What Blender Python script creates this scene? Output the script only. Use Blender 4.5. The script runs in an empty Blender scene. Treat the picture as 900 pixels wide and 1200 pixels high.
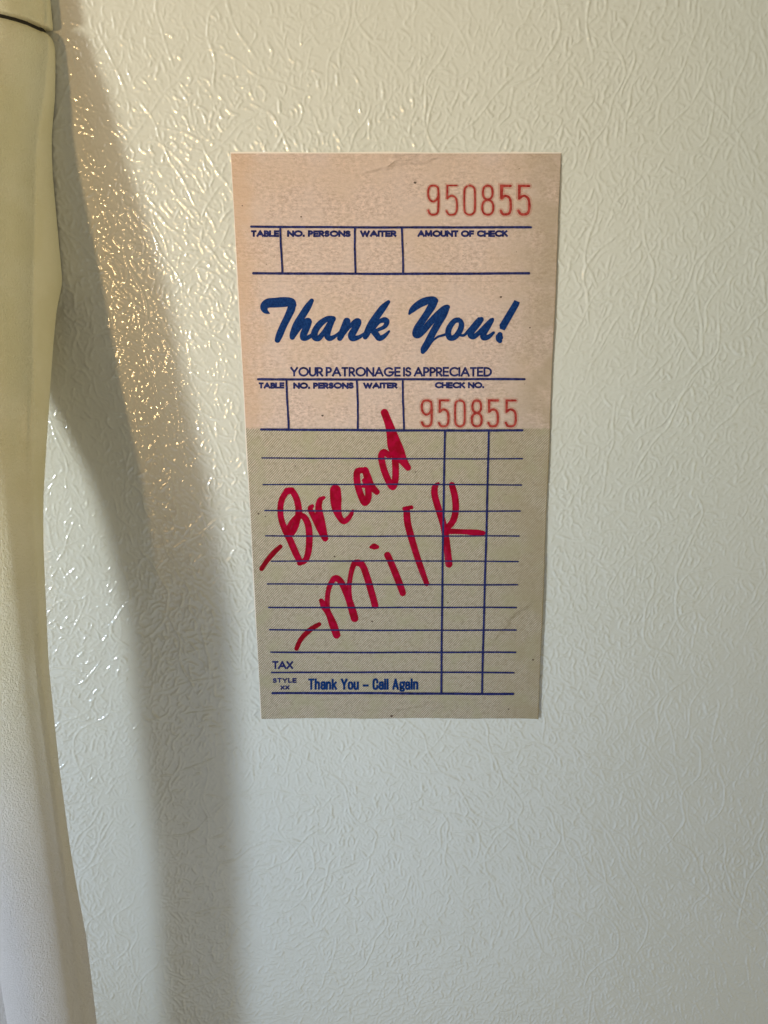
import bpy, math, random
import numpy as np
from mathutils import Vector
random.seed(4)

# ------------------------------------------------------------------ camera
sc = bpy.context.scene
F = 901.0                      # focal length, in units of the 900-wide frame
TH = math.radians(13.9)        # camera looks down by this much
D = 0.224                      # camera to door, metres
cam_d = bpy.data.cameras.new('camera')
cam = bpy.data.objects.new('camera', cam_d)
sc.collection.objects.link(cam)
cam.location = (0, -D, 0)
cam.rotation_euler = (math.radians(90) - TH, 0, 0)
cam_d.sensor_fit = 'VERTICAL'
cam_d.sensor_height = 36
cam_d.lens = F / 1200 * 36
cam_d.clip_start = 0.005
cam_d.clip_end = 50
sc.camera = cam

# ------------------------------------------------------------------ world + lamps + exposure
w = bpy.data.worlds.new("World"); sc.world = w; w.use_nodes = True
bg = w.node_tree.nodes['Background']
bg.inputs[0].default_value = (1.0, 0.89, 0.64, 1)
bg.inputs[1].default_value = 0.185
sc.view_settings.view_transform = 'Standard'
sc.view_settings.look = 'None'
sc.view_settings.exposure = 0
sc.view_settings.gamma = 1


def lamp(name, loc, aim, power, color, size, size_y=None, kind='AREA', **kw):
    l = bpy.data.lights.new(name, kind)
    l.energy = power; l.color = color
    if kind == 'AREA':
        l.shape = 'RECTANGLE' if size_y else 'DISK'
        l.size = size
        if size_y: l.size_y = size_y
    else:
        l.shadow_soft_size = size
    for k, v in kw.items(): setattr(l, k, v)
    o = bpy.data.objects.new(name, l)
    sc.collection.objects.link(o)
    o.location = loc
    o.rotation_euler = (Vector(aim) - Vector(loc)).to_track_quat('-Z', 'Y').to_euler()
    return o


def along(x, z, tx, tz, dist):
    """a point 'dist' metres out from the door point (x,z) in direction (tx, 1, tz)"""
    v = Vector((-tx, -1, -tz)).normalized() * dist
    return (x + v.x, v.y, z + v.z)


# daylight from a window at the left, raking; its beam misses the lower right of the door
lamp('window_light', along(-.02, .03, 1.13, .08, 1.7), (-.053, 0, .086), 62, (.93, .96, .84), .075,
     kind='SPOT', spot_size=math.radians(16), spot_blend=.7)
lamp('low_fill_light', along(-.02, .00, 1.13, .08, 1.7), (-.088, 0, -.165), 128, (.56, .74, 1.0), .15,  # added cool fill spot, brightens the lower left of the door
     kind='SPOT', spot_size=math.radians(10.4), spot_blend=.8)
# small warm lamp whose reflection glitters on the grain
lamp('warm_lamp', along(-.066, .012, .54, .03, 1.1), (-.066, 0, .056), 13.5, (1.0, .66, .30), .025,
     kind='SPOT', spot_size=math.radians(16), spot_blend=1.0)
# broad cool daylight coming up off the floor, its right edge shows in the sheen of the door
lamp('floor_light', (-.30, -1.0, -.90), (-.30, 0, -.90), 3.0, (.54, .72, 1.0), 1.30, .95)
# broad soft light added at the left in place of even ambient
lamp('left_room_light', (-1.25, -1.0, .35), (0, 0, -.03), 6.2, (.90, .93, .90), .7, .9)
# weak fill added off to the right, brightens the inner side of the handle
lamp('right_fill_light', (1.6, -.28, -.10), (-.09, -.03, -.06), 6.5, (1.0, .95, .60), .5, .7)

# ------------------------------------------------------------------ helpers
CT, ST = math.cos(TH), math.sin(TH)


def P(px, py, d=0.0):
    """world point seen at (px,py), standing d metres proud of the door"""
    u, v = px - 450, py - 600
    y = F * CT - v * ST
    z = -F * ST - v * CT
    k = (D - d) / y
    return Vector((u * k, -d, z * k))


def row_of(z, d):
    fwd = (D - d) * CT - z * ST
    up = (D - d) * ST + z * CT
    return 600 - F * up / fwd


def link(name, mesh, mat, parent=None):
    o = bpy.data.objects.new(name, mesh)
    sc.collection.objects.link(o)
    if mat: mesh.materials.append(mat)
    if parent: o.parent = parent
    return o


def mesh_from(name, vs, fs, smooth=False):
    m = bpy.data.meshes.new(name)
    m.from_pydata([tuple(v) for v in vs], [], fs)
    m.update()
    if smooth:
        for p in m.polygons: p.use_smooth = True
    return m


def mat_new(name):
    m = bpy.data.materials.new(name); m.use_nodes = True
    nt = m.node_tree
    return m, nt, nt.nodes['Principled BSDF']


class G:
    """tiny node-graph writer"""
    def __init__(s, nt):
        s.nt = nt
        s.co = nt.nodes.new('ShaderNodeTexCoord').outputs['Object']

    def put(s, sock, v):
        if isinstance(v, (int, float)): sock.default_value = v
        elif isinstance(v, tuple): sock.default_value = v if len(sock.default_value) == len(v) else v + (1,)
        else: s.nt.links.new(v, sock)

    def math(s, op, a, b=0.0, c=None, clamp=False):
        n = s.nt.nodes.new('ShaderNodeMath'); n.operation = op; n.use_clamp = clamp
        s.put(n.inputs[0], a); s.put(n.inputs[1], b)
        if c is not None: s.put(n.inputs[2], c)
        return n.outputs[0]

    def vmath(s, op, a, b):
        n = s.nt.nodes.new('ShaderNodeVectorMath'); n.operation = op
        s.put(n.inputs[0], a)
        if op == 'SCALE': s.put(n.inputs['Scale'], b)
        else: s.put(n.inputs[1], b)
        return n.outputs[0]

    def scale(s, v, sx, sy=None, sz=None):
        n = s.nt.nodes.new('ShaderNodeMapping')
        s.put(n.inputs[0], v)
        n.inputs['Scale'].default_value = (sx, sx if sy is None else sy, sx if sz is None else sz)
        return n.outputs[0]

    def map(s, v, loc=(0, 0, 0), rot=(0, 0, 0), sc_=(1, 1, 1)):
        n = s.nt.nodes.new('ShaderNodeMapping')
        s.put(n.inputs[0], v)
        n.inputs['Location'].default_value = loc
        n.inputs['Rotation'].default_value = rot
        n.inputs['Scale'].default_value = sc_
        return n.outputs[0]

    def noise(s, v, scale=1.0, detail=2.0, rough=.5, col=False, dist=0.0):
        n = s.nt.nodes.new('ShaderNodeTexNoise')
        s.put(n.inputs['Vector'], v)
        n.inputs['Scale'].default_value = scale
        n.inputs['Detail'].default_value = detail
        n.inputs['Roughness'].default_value = rough
        n.inputs['Distortion'].default_value = dist
        return n.outputs['Color' if col else 'Fac']

    def voro(s, v, scale=1.0, feature='DISTANCE_TO_EDGE', rnd=1.0):
        n = s.nt.nodes.new('ShaderNodeTexVoronoi'); n.feature = feature
        s.put(n.inputs['Vector'], v)
        n.inputs['Scale'].default_value = scale
        n.inputs['Randomness'].default_value = rnd
        return n.outputs['Distance']

    def ramp(s, v, lo, hi, a=0.0, b=1.0, smooth=True):
        n = s.nt.nodes.new('ShaderNodeMapRange')
        n.interpolation_type = 'SMOOTHSTEP' if smooth else 'LINEAR'
        s.put(n.inputs[0], v)
        n.inputs[1].default_value = lo; n.inputs[2].default_value = hi
        n.inputs[3].default_value = a; n.inputs[4].default_value = b
        return n.outputs[0]

    def mix(s, f, a, b):
        n = s.nt.nodes.new('ShaderNodeMix'); n.data_type = 'RGBA'
        s.put(n.inputs['Factor'], f); s.put(n.inputs[6], a); s.put(n.inputs[7], b)
        return n.outputs[2]

    def bump(s, h, dist, strength=1.0):
        n = s.nt.nodes.new('ShaderNodeBump')
        n.inputs['Strength'].default_value = strength
        n.inputs['Distance'].default_value = dist
        s.put(n.inputs['Height'], h)
        return n.outputs[0]

    def sep(s, v):
        n = s.nt.nodes.new('ShaderNodeSeparateXYZ'); s.put(n.inputs[0], v)
        return n.outputs


# ------------------------------------------------------------------ materials
def leather_mat(far):
    m, nt, b = mat_new('embossed_enamel')
    g = G(nt)
    p = g.scale(g.co, 1000)                      # millimetres
    p = g.map(p, sc_=(1, 0, 1))
    if far:                                      # door beyond the modelled relief
        warp = g.vmath('SUBTRACT', g.noise(p, .085, 2, .5, col=True), (.5, .5, .5))
        warp = g.vmath('MULTIPLY', warp, (11, 0, 11))
        w2 = g.vmath('SUBTRACT', g.noise(p, .42, 1, .5, col=True), (.5, .5, .5))
        w2 = g.vmath('MULTIPLY', w2, (2.0, 0, 2.0))
        q = g.vmath('ADD', g.vmath('ADD', p, warp), w2)

        def ridge(v, wd):                            # 1 on the cell edge, 0 away from it
            return g.ramp(v, 0.0, wd, 1.0, 0.0)
        # long veins, two families, one upright and one slanting
        big = ridge(g.voro(g.map(q, rot=(0, .10, 0), sc_=(.105, 1, .038)), 1.0), .040)
        big2 = ridge(g.voro(g.map(q, loc=(31, 0, 17), rot=(0, -.95, 0), sc_=(.075, 1, .026)), 1.0), .028)
        # wrinkle cells
        mid = ridge(g.voro(g.map(q, loc=(5, 0, 9), sc_=(.27, 1, .15)), 1.0), .10)
        small = ridge(g.voro(g.map(q, loc=(3, 0, 2), sc_=(.55, 1, .36)), 1.0), .19)
        # worm-like dashes: zero crossings of a stretched noise
        worm = g.math('ABSOLUTE', g.math('SUBTRACT', g.noise(g.map(q, sc_=(.36, 1, .15)), 1.0, 1, .5), .5))
        worm = ridge(worm, .030)
        mA = g.ramp(g.noise(g.map(p, loc=(40, 0, 3)), .16, 2), .40, .60)
        mB = g.ramp(g.noise(g.map(p, loc=(7, 0, 80)), .30, 2), .40, .58)
        mC = g.ramp(g.noise(g.map(p, loc=(90, 0, 30)), .35, 2), .45, .56)
        mD = g.ramp(g.noise(g.map(p, loc=(12, 0, 55)), .20, 1), .40, .58)
        mE = g.ramp(g.noise(g.map(p, loc=(2, 0, 8)), .13, 1), .46, .56)
        h = g.math('MULTIPLY', big, g.math('MULTIPLY_ADD', mD, .95, .05))
        h = g.math('MAXIMUM', h, g.math('MULTIPLY', big2, g.math('MULTIPLY', mE, .9)))
        h = g.math('MAXIMUM', h, g.math('MULTIPLY', mid, g.math('MULTIPLY', mB, .85)))
        h = g.math('MAXIMUM', h, g.math('MULTIPLY', worm, g.math('MULTIPLY', mC, .75)))
        h = g.math('MAXIMUM', h, g.math('MULTIPLY', small, g.math('MULTIPLY', mA, .50)))
        # soft swelling of the sheet and a fine skin
        h = g.math('ADD', h, g.math('MULTIPLY', g.noise(p, .30, 1, .5), .45))
        h = g.math('ADD', h, g.math('MULTIPLY', g.noise(p, 1.6, 2, .6), .05))
        amp = g.ramp(g.noise(g.map(p, loc=(300, 0, 41)), .018, 1), .36, .64, .55, 1.0)
        h = g.math('MULTIPLY', h, amp)
        g.put(b.inputs['Normal'], g.bump(h, .00019))
    else:
        h = g.math('ADD', g.noise(p, .9, 2, .5), g.math('MULTIPLY', g.noise(p, 3.0, 2, .6), .25))
        g.put(b.inputs['Normal'], g.bump(h, .000022))
    col = g.mix(g.noise(p, .03, 3), (.655, .630, .540), (.70, .672, .590))
    dirt = g.ramp(g.noise(g.map(p, loc=(11, 0, 5)), 1.1, 4, .7), .68, .76)
    col = g.mix(g.math('MULTIPLY', dirt, .35), col, (.36, .31, .22))
    g.put(b.inputs['Base Color'], col)
    g.put(b.inputs['Roughness'], g.ramp(g.noise(p, .5, 2), .3, .7, .10, .15))
    b.inputs['IOR'].default_value = 1.6
    return m


def handle_mat():
    m, nt, b = mat_new('aged_plastic')
    g = G(nt)
    p = g.scale(g.co, 1000)
    zz = g.sep(g.co)[2]
    h = g.math('ADD', g.noise(p, 1.7, 3, .7), g.math('MULTIPLY', g.noise(p, 4.5, 2, .6), .5))
    h = g.math('MULTIPLY', h, g.ramp(zz, -.16, .03, 1.0, .45))
    g.put(b.inputs['Normal'], g.bump(h, .00070))
    col = g.mix(g.ramp(g.noise(p, .06, 3), .35, .65), (.80, .72, .47), (.86, .785, .56))
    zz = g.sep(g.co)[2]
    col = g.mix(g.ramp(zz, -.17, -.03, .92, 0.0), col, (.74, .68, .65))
    dots = g.ramp(g.noise(p, 2.6, 3, .7), .68, .74)
    area = g.ramp(g.noise(g.map(p, loc=(3, 1, 40)), .07, 1), .50, .62)
    col = g.mix(g.math('MULTIPLY', g.math('MULTIPLY', dots, area), .8), col, (.22, .17, .09))
    g.put(b.inputs['Base Color'], col)
    b.inputs['Roughness'].default_value = .38
    return m


def plain(name, col, rough=.5):
    m, nt, b = mat_new(name)
    b.inputs['Base Color'].default_value = col + (1,)
    b.inputs['Roughness'].default_value = rough
    return m


Z_SPLIT = P(450, 502).z


def paper_mat():
    m, nt, b = mat_new('check_paper')
    g = G(nt)
    p = g.scale(g.co, 1000)
    pf = g.map(p, sc_=(1, 0, 1))
    mott = g.noise(g.map(pf, sc_=(.7, 1, 1.2)), 1.1, 5, .75)
    blot = g.noise(pf, .09, 3, .6)
    pink = g.mix(g.ramp(mott, .32, .68), (.44, .315, .255), (.75, .560, .465))
    pink = g.mix(g.ramp(blot, .42, .62, 0, .60), pink, (.62, .47, .40))
    warm_ = g.ramp(g.noise(g.map(pf, loc=(50, 0, 8)), .055, 2), .45, .65, 0, .4)
    pink = g.mix(warm_, pink, (.60, .43, .31))
    # lower half: a fine slanting tint printed over the stock
    z = g.sep(p)[2]; x = g.sep(p)[0]
    ph = g.math('MULTIPLY', g.math('SUBTRACT', g.math('MULTIPLY', x, 1.0), g.math('MULTIPLY', z, .92)), 8.6)
    ph = g.math('ADD', ph, g.math('MULTIPLY', g.noise(pf, .35, 2), 5.0))
    hatch = g.ramp(g.math('SINE', ph), -.7, .8)
    hatch = g.math('MULTIPLY', hatch, g.ramp(g.noise(pf, .8, 3, .6), .25, .6, .35, 1.0))
    ol = g.mix(hatch, (.235, .182, .112), (.640, .535, .415))
    ol = g.mix(g.ramp(mott, .35, .7, 0, .45), ol, (.46, .40, .295))
    ol = g.mix(g.ramp(g.noise(g.map(pf, loc=(9, 0, 4)), .12, 2), .45, .7, 0, .55), ol, (.38, .34, .20))
    edge = g.math('ADD', z, g.math('MULTIPLY', g.math('SUBTRACT', g.noise(pf, .8, 3, .6), .5), 1.6))
    f = g.ramp(edge, Z_SPLIT * 1000 - .5, Z_SPLIT * 1000 + .5)
    col = g.mix(f, ol, pink)
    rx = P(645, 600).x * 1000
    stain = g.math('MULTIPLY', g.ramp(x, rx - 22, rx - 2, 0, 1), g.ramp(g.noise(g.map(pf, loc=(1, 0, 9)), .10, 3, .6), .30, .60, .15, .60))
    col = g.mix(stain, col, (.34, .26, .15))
    # browned margin and specks
    speck = g.ramp(g.noise(g.map(pf, loc=(4, 0, 77)), 1.25, 2, .5), .715, .76)
    col = g.mix(g.math('MULTIPLY', speck, .75), col, (.10, .07, .045))
    lx = P(270, 180).x * 1000
    lm = g.math('MULTIPLY', f, g.ramp(g.math('ADD', x, g.math('MULTIPLY', g.noise(pf, .25, 3), 9.0)), lx + 3, lx + 15, .5, 0.0))
    col = g.mix(lm, col, (.60, .36, .20))
    g.put(b.inputs['Base Color'], col)
    b.inputs['Roughness'].default_value = .62
    b.inputs['IOR'].default_value = 1.4
    # creases and fibre
    cr = g.noise(g.map(pf, sc_=(.10, 1, .33), rot=(0, .25, 0)), 1.0, 5, .62)
    perf = g.ramp(g.math('ABSOLUTE', g.math('SUBTRACT', z, P(450, 329).z * 1000)), 0, .35, 1, 0)
    h = g.math('ADD', g.math('MULTIPLY', cr, 3.2), g.math('MULTIPLY', g.noise(pf, 1.7, 3, .65), .55))
    h = g.math('SUBTRACT', h, g.math('MULTIPLY', perf, .55))

    def crease(a, b_, wd, amt):                  # a soft fold running from pixel a to pixel b of the reference
        A_, B_ = P(*a) * 1000, P(*b_) * 1000
        dx, dz = B_.x - A_.x, B_.z - A_.z
        L = math.hypot(dx, dz); dx /= L; dz /= L
        rx_ = g.math('SUBTRACT', x, A_.x); rz_ = g.math('SUBTRACT', z, A_.z)
        al = g.math('ADD', g.math('MULTIPLY', rx_, dx), g.math('MULTIPLY', rz_, dz))
        ac = g.math('SUBTRACT', g.math('MULTIPLY', rz_, dx), g.math('MULTIPLY', rx_, dz))
        ac = g.math('ADD', ac, g.math('MULTIPLY', g.math('SUBTRACT', g.noise(pf, .12, 2), .5), 5.0))
        on = g.math('MULTIPLY', g.ramp(al, 0, L * .35), g.ramp(al, L * .65, L, 1, 0))
        # one side dips, the other rises
        e = g.math('MULTIPLY', g.ramp(ac, -wd, 0, 0, 1), g.ramp(ac, 0, wd * 3, 1, 0))
        return g.math('MULTIPLY', g.math('MULTIPLY', on, e), amt * 1.6)
    for ar in (((388, 205), (560, 176), 1.2, 1.6), ((440, 196), (500, 182), .5, 1.1), ((280, 250), (420, 236), 1.6, 1.0),
               ((480, 305), (655, 288), 1.8, 1.1), ((300, 420), (520, 398), 2.0, .9), ((290, 545), (640, 524), 1.5, 1.0),
               ((520, 470), (650, 420), 1.6, .9), ((300, 700), (450, 640), 2.2, .9), ((560, 760), (636, 690), 1.4, 1.2), ((330, 835), (600, 822), 1.2, .8)):
        h = g.math('ADD', h, crease(*ar))
    h = g.math('ADD', h, g.math('MULTIPLY', hatch, g.math('MULTIPLY', g.math('SUBTRACT', 1.0, f), .06)))
    g.put(b.inputs['Normal'], g.bump(h, .00016))
    return m


def ink_mat(name, c1, c2, sc_, trans=0.0, rough=.8, lo=.35, hi=.65):
    m, nt, b = mat_new(name)
    g = G(nt)
    p = g.scale(g.co, 1000)
    g.put(b.inputs['Base Color'], g.mix(g.ramp(g.noise(p, sc_, 3, .65), lo, hi), c1, c2))
    b.inputs['Roughness'].default_value = rough
    b.inputs['IOR'].default_value = 1.12
    if trans:
        out = nt.nodes['Material Output']
        t = nt.nodes.new('ShaderNodeBsdfTransparent')
        mx = nt.nodes.new('ShaderNodeMixShader')
        g.put(mx.inputs[0], trans)
        nt.links.new(b.outputs[0], mx.inputs[1]); nt.links.new(t.outputs[0], mx.inputs[2])
        nt.links.new(mx.outputs[0], out.inputs[0])
    return m


M_LEATHER = leather_mat(False)
M_LEATHER_FAR = leather_mat(True)
M_HANDLE = handle_mat()
M_GAP = plain('dark_gap', (.02, .015, .01), .8)
M_PAPER = paper_mat()
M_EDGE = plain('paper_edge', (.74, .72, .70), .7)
M_NAVY = ink_mat('navy_ink', (.014, .016, .070), (.036, .042, .150), 1.6)
M_BLUE = ink_mat('blue_ink', (.005, .024, .105), (.012, .046, .165), 1.8)
M_RED = ink_mat('number_ink', (.27, .020, .018), (.42, .070, .055), 1.4)
M_HALO = ink_mat('number_bleed', (.70, .36, .27), (.70, .42, .32), 1.2, trans=.62, rough=.8)
M_MARK = ink_mat('marker_ink', (.29, .0008, .014), (.42, .0016, .036), .45, trans=.08, rough=.8)
M_MARK_DARK = ink_mat('marker_ink_dark', (.22, .002, .010), (.30, .003, .014), .5, trans=.05, rough=.7)
M_LIGHTSTREAK = ink_mat('marker_dry', (.50, .05, .10), (.42, .02, .06), 1.0, trans=.5)

# ------------------------------------------------------------------ refrigerator
fridge = bpy.data.objects.new('refrigerator', None)
sc.collection.objects.link(fridge)
fridge.location = (0, 0, -.30)
fridge['label'] = 'cream refrigerator door with leather-grain enamel and a long yellowed handle'
fridge['category'] = 'refrigerator'


def kid(name, mesh, mat, parent=fridge):
    o = link(name, mesh, mat)
    o.parent = parent
    if parent is fridge: o.matrix_parent_inverse = fridge.matrix_world.inverted()
    return o


bpy.context.view_layer.update()
# door: a slab with rounded edges
import bmesh
bm = bmesh.new()
bmesh.ops.create_cube(bm, size=1)
X0, X1, Z0, Z1, T = -.118, .34, -.34, .30, .05
for v in bm.verts:
    v.co = Vector((X0 if v.co.x < 0 else X1, .0012 if v.co.y < 0 else T, Z0 if v.co.z < 0 else Z1))
bmesh.ops.bevel(bm, geom=bm.edges[:], offset=.004, segments=5, affect='EDGES', profile=.5)
dm = bpy.data.meshes.new('door_panel'); bm.to_mesh(dm); bm.free()
for p in dm.polygons: p.use_smooth = True
door = kid('door_panel', dm, M_LEATHER_FAR)
sm = door.modifiers.new('n', 'WEIGHTED_NORMAL'); sm.keep_sharp = False




def grain(x0, x1, z0, z1, cell, seed=3):
    """leather grain as a height field (0..1): wrinkles grown until they run into each other"""
    rn = random.Random(seed)
    nr = np.random.RandomState(seed)
    W, H = int((x1 - x0) / cell) + 1, int((z1 - z0) / cell) + 1
    occ = np.zeros((H, W), np.int32)
    waves = [(rn.uniform(.012, .05), rn.uniform(.012, .05), rn.uniform(0, 6.3), rn.choice((-1, 1))) for _ in range(7)]

    def field(x, z):
        return sum(math.sin(x * a * s_ + z * b + c) for a, b, c, s_ in waves) * .15

    S = []                                       # samples: x, z, height, sigma

    def taken(x, z, me, r=1):
        i, j = int((x - x0) / cell), int((z - z0) / cell)
        if i < r or j < r or i >= W - r or j >= H - r: return True
        blk = occ[j - r:j + r + 1, i - r:i + r + 1]
        return bool(((blk != 0) & (blk != me)).any())

    def walk(x, z, base, length, h, sg, me, wob, stop, fieldk=1.0):
        pts = []
        for sgn in (1, -1):
            cx, cz = x, z; k = 0.0; a = 0.0; half = []
            L = length * rn.uniform(.3, .7)
            n = int(L / .30)
            for q in range(n):
                k += rn.gauss(0, wob); k *= .90
                a += k * .30
                a *= .965 if not stop else .985
                th = base + field(cx, cz) * fieldk + a
                cx += math.sin(th) * .30 * sgn; cz += math.cos(th) * .30 * sgn
                if not (x0 < cx < x1 and z0 < cz < z1): break
                if stop and q > 1 and taken(cx, cz, me, 1): break
                half.append((cx, cz, 1 - q / max(1, n)))
            pts.append(half)
        line = [(a_, b_, c_) for a_, b_, c_ in reversed(pts[1])] + [(x, z, 1.0)] + pts[0]
        if stop and len(line) < 4: return
        ph = rn.uniform(0, 6.3)
        for q, (a_, b_, c_) in enumerate(line):
            i, j = int((a_ - x0) / cell), int((b_ - z0) / cell)
            if 0 <= i < W and 0 <= j < H: occ[j, i] = me
            e = min(1.0, (c_ * 3.2) ** .7)
            m_ = .72 + .20 * math.sin(q * .30 + ph) + .20 * math.sin(q * 1.15 + 2 * ph) + rn.uniform(-.10, .10)
            S.append((a_, b_, h * e * m_, sg * (.85 + .25 * math.sin(q * .17 + ph * 2))))

    me = 0
    area = (x1 - x0) * (z1 - z0)
    for _ in range(int(area / 400)):             # long upright veins, often in loose pairs
        me += 1
        x, z = rn.uniform(x0, x1), rn.uniform(z0, z1)
        ln, bs = rn.uniform(14, 48), rn.gauss(0, .18)
        walk(x, z, bs, ln, rn.uniform(.80, 1.10), rn.uniform(.22, .31), me, .075, False)
        if rn.random() < .35:
            me += 1
            walk(x + rn.uniform(1.5, 2.6), z + rn.uniform(-3, 3), bs + rn.gauss(0, .06), ln * .6, rn.uniform(.5, .8), .22, me, .08, True)
    for _ in range(int(area / 900)):             # slanting veins
        me += 1
        walk(rn.uniform(x0, x1), rn.uniform(z0, z1), rn.choice((1.0, 1.0, -.85)) + rn.gauss(0, .15), rn.uniform(12, 40),
             rn.uniform(.6, .95), rn.uniform(.20, .28), me, .05, False, .6)
    for _ in range(int(area / 2.3)):             # medium wrinkles
        x, z = rn.uniform(x0, x1), rn.uniform(z0, z1)
        me += 1
        if taken(x, z, me, 3): continue
        bs = rn.gauss(0, .33) if rn.random() < .72 else rn.choice((1, -1)) * rn.uniform(.7, 1.3)
        walk(x, z, bs, rn.uniform(1.5, 6.5), rn.uniform(.50, 1.0), rn.uniform(.22, .30), me, .30, True)
    for _ in range(int(area / 1.0)):             # short crumbs between them
        x, z = rn.uniform(x0, x1), rn.uniform(z0, z1)
        me += 1
        if taken(x, z, me, 2): continue
        bs = rn.gauss(0, .6) if rn.random() < .6 else rn.uniform(-1.57, 1.57)
        walk(x, z, bs, rn.uniform(.7, 2.2), rn.uniform(.25, .70), rn.uniform(.20, .28), me, .5, True)
    for _ in range(int(area / 5.0)):             # pebbles
        x, z = rn.uniform(x0, x1), rn.uniform(z0, z1)
        if taken(x, z, -1, 1): continue
        S.append((x, z, rn.uniform(.25, .65), rn.uniform(.20, .32)))
    A = np.array(S)
    Hh = np.zeros((H, W), np.float32)
    ix = np.round((A[:, 0] - x0) / cell).astype(int); iz = np.round((A[:, 1] - z0) / cell).astype(int)
    R = 3
    for dj in range(-R, R + 1):
        for di in range(-R, R + 1):
            gx = ix + di; gz = iz + dj
            ok = (gx >= 0) & (gx < W) & (gz >= 0) & (gz < H)
            ddx = gx * cell + x0 - A[:, 0]; ddz = gz * cell + z0 - A[:, 1]
            v = A[:, 2] * np.exp(-(ddx ** 2 + ddz ** 2) / (2 * A[:, 3] ** 2))
            np.maximum.at(Hh, (gz[ok], gx[ok]), v[ok].astype(np.float32))

    def vnoise(step):
        """smooth value noise"""
        gw, gh = int((x1 - x0) / step) + 4, int((z1 - z0) / step) + 4
        t = nr.rand(gh, gw)
        X = np.arange(W) * cell / step; Z = np.arange(H) * cell / step
        xi, zi = X.astype(int), Z.astype(int)
        fx, fz = X - xi, Z - zi
        fx, fz = fx * fx * (3 - 2 * fx), fz * fz * (3 - 2 * fz)
        a = t[np.ix_(zi, xi)] * (1 - fx) + t[np.ix_(zi, xi + 1)] * fx
        b = t[np.ix_(zi + 1, xi)] * (1 - fx) + t[np.ix_(zi + 1, xi + 1)] * fx
        return a * (1 - fz)[:, None] + b * fz[:, None]
    amp = .55 + .65 * vnoise(34)
    Hh = Hh * amp + .20 * (vnoise(2.4) - .5) + .40 * (vnoise(6.0) - .5) + .07 * (vnoise(.85) - .5)
    return Hh


GX0, GX1, GZ0, GZ1, CELL = -117.0, 150.0, -256.0, 94.0, .27
hf = grain(GX0, GX1, GZ0, GZ1, CELL)
GH, GW = hf.shape
fx = np.minimum(np.arange(GW), np.arange(GW)[::-1]) * CELL / 6.0
fz = np.minimum(np.arange(GH), np.arange(GH)[::-1]) * CELL / 6.0
hf = hf * np.clip(fx, 0, 1)[None, :] * np.clip(fz, 0, 1)[:, None]
xs = np.concatenate([GX0 + np.arange(GW) * CELL, np.arange(155, 339, 4.0), [339.0]])
zs_ = np.concatenate([[-339.0], np.arange(-336, -258, 4.0), GZ0 + np.arange(GH) * CELL, np.arange(98, 299, 4.0), [299.0]])
full = np.zeros((len(zs_), len(xs)))
kz = 1 + len(np.arange(-336, -258, 4.0))
# the sheet presses on the ridges under it
gx_ = (GX0 + np.arange(GW) * CELL)[None, :] / 1000; gz_ = (GZ0 + np.arange(GH) * CELL)[:, None] / 1000
ptl, ptr, pbr, pbl = P(270, 178.5), P(657.5, 178.5), P(630, 841), P(306, 841)
tt = (ptl.z - gz_) / (ptl.z - pbl.z)
inx = np.clip((gx_ - (ptl.x + (pbl.x - ptl.x) * tt)) / .0012, 0, 1) * np.clip(((ptr.x + (pbr.x - ptr.x) * tt) - gx_) / .0012, 0, 1)
inz = np.clip((ptl.z - gz_) / .0012, 0, 1) * np.clip((gz_ - pbl.z) / .0012, 0, 1)
hf = hf * (1 - .72 * inx * inz)
full[kz:kz + GH, :GW] = hf
NXg, NZg = len(xs), len(zs_)
co = np.empty((NZg, NXg, 3), np.float32)
co[..., 0] = xs[None, :] / 1000; co[..., 2] = zs_[:, None] / 1000
co[..., 1] = -full * .00035
idx = np.arange(NZg * NXg, dtype=np.int32).reshape(NZg, NXg)
quads = np.stack([idx[:-1, :-1], idx[:-1, 1:], idx[1:, 1:], idx[1:, :-1]], -1).reshape(-1, 4)
sk_ = bpy.data.meshes.new('door_skin')
sk_.vertices.add(NZg * NXg); sk_.vertices.foreach_set('co', co.ravel())
sk_.loops.add(quads.size); sk_.loops.foreach_set('vertex_index', quads.ravel())
sk_.polygons.add(len(quads))
sk_.polygons.foreach_set('loop_start', np.arange(0, quads.size, 4, dtype=np.int32))
sk_.materials.append(M_LEATHER); sk_.materials.append(M_LEATHER_FAR)
mi_ = np.ones((NZg - 1, NXg - 1), np.int32); mi_[kz:kz + GH - 1, :GW - 1] = 0
sk_.polygons.foreach_set('material_index', mi_.ravel())
sk_.polygons.foreach_set('use_smooth', np.ones(len(quads), bool))
sk_.update(calc_edges=True)
kid('door_skin', sk_, None)


# --- handle: lofted from level cross-sections; the right edge stands at x = XR
def interp(tab, t):
    if t <= tab[0][0]: return tab[0][1]
    for (a, va), (b, vb) in zip(tab, tab[1:]):
        if t <= b:
            k = (t - a) / (b - a)
            return va + (vb - va) * k
    return tab[-1][1]


def smooth_tab(tab, t, r):
    return sum(interp(tab, t + r * (i / 4 - 1)) * (1 - abs(i / 4 - 1) * .8) for i in range(9)) / \
        sum(1 - abs(i / 4 - 1) * .8 for i in range(9))


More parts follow.
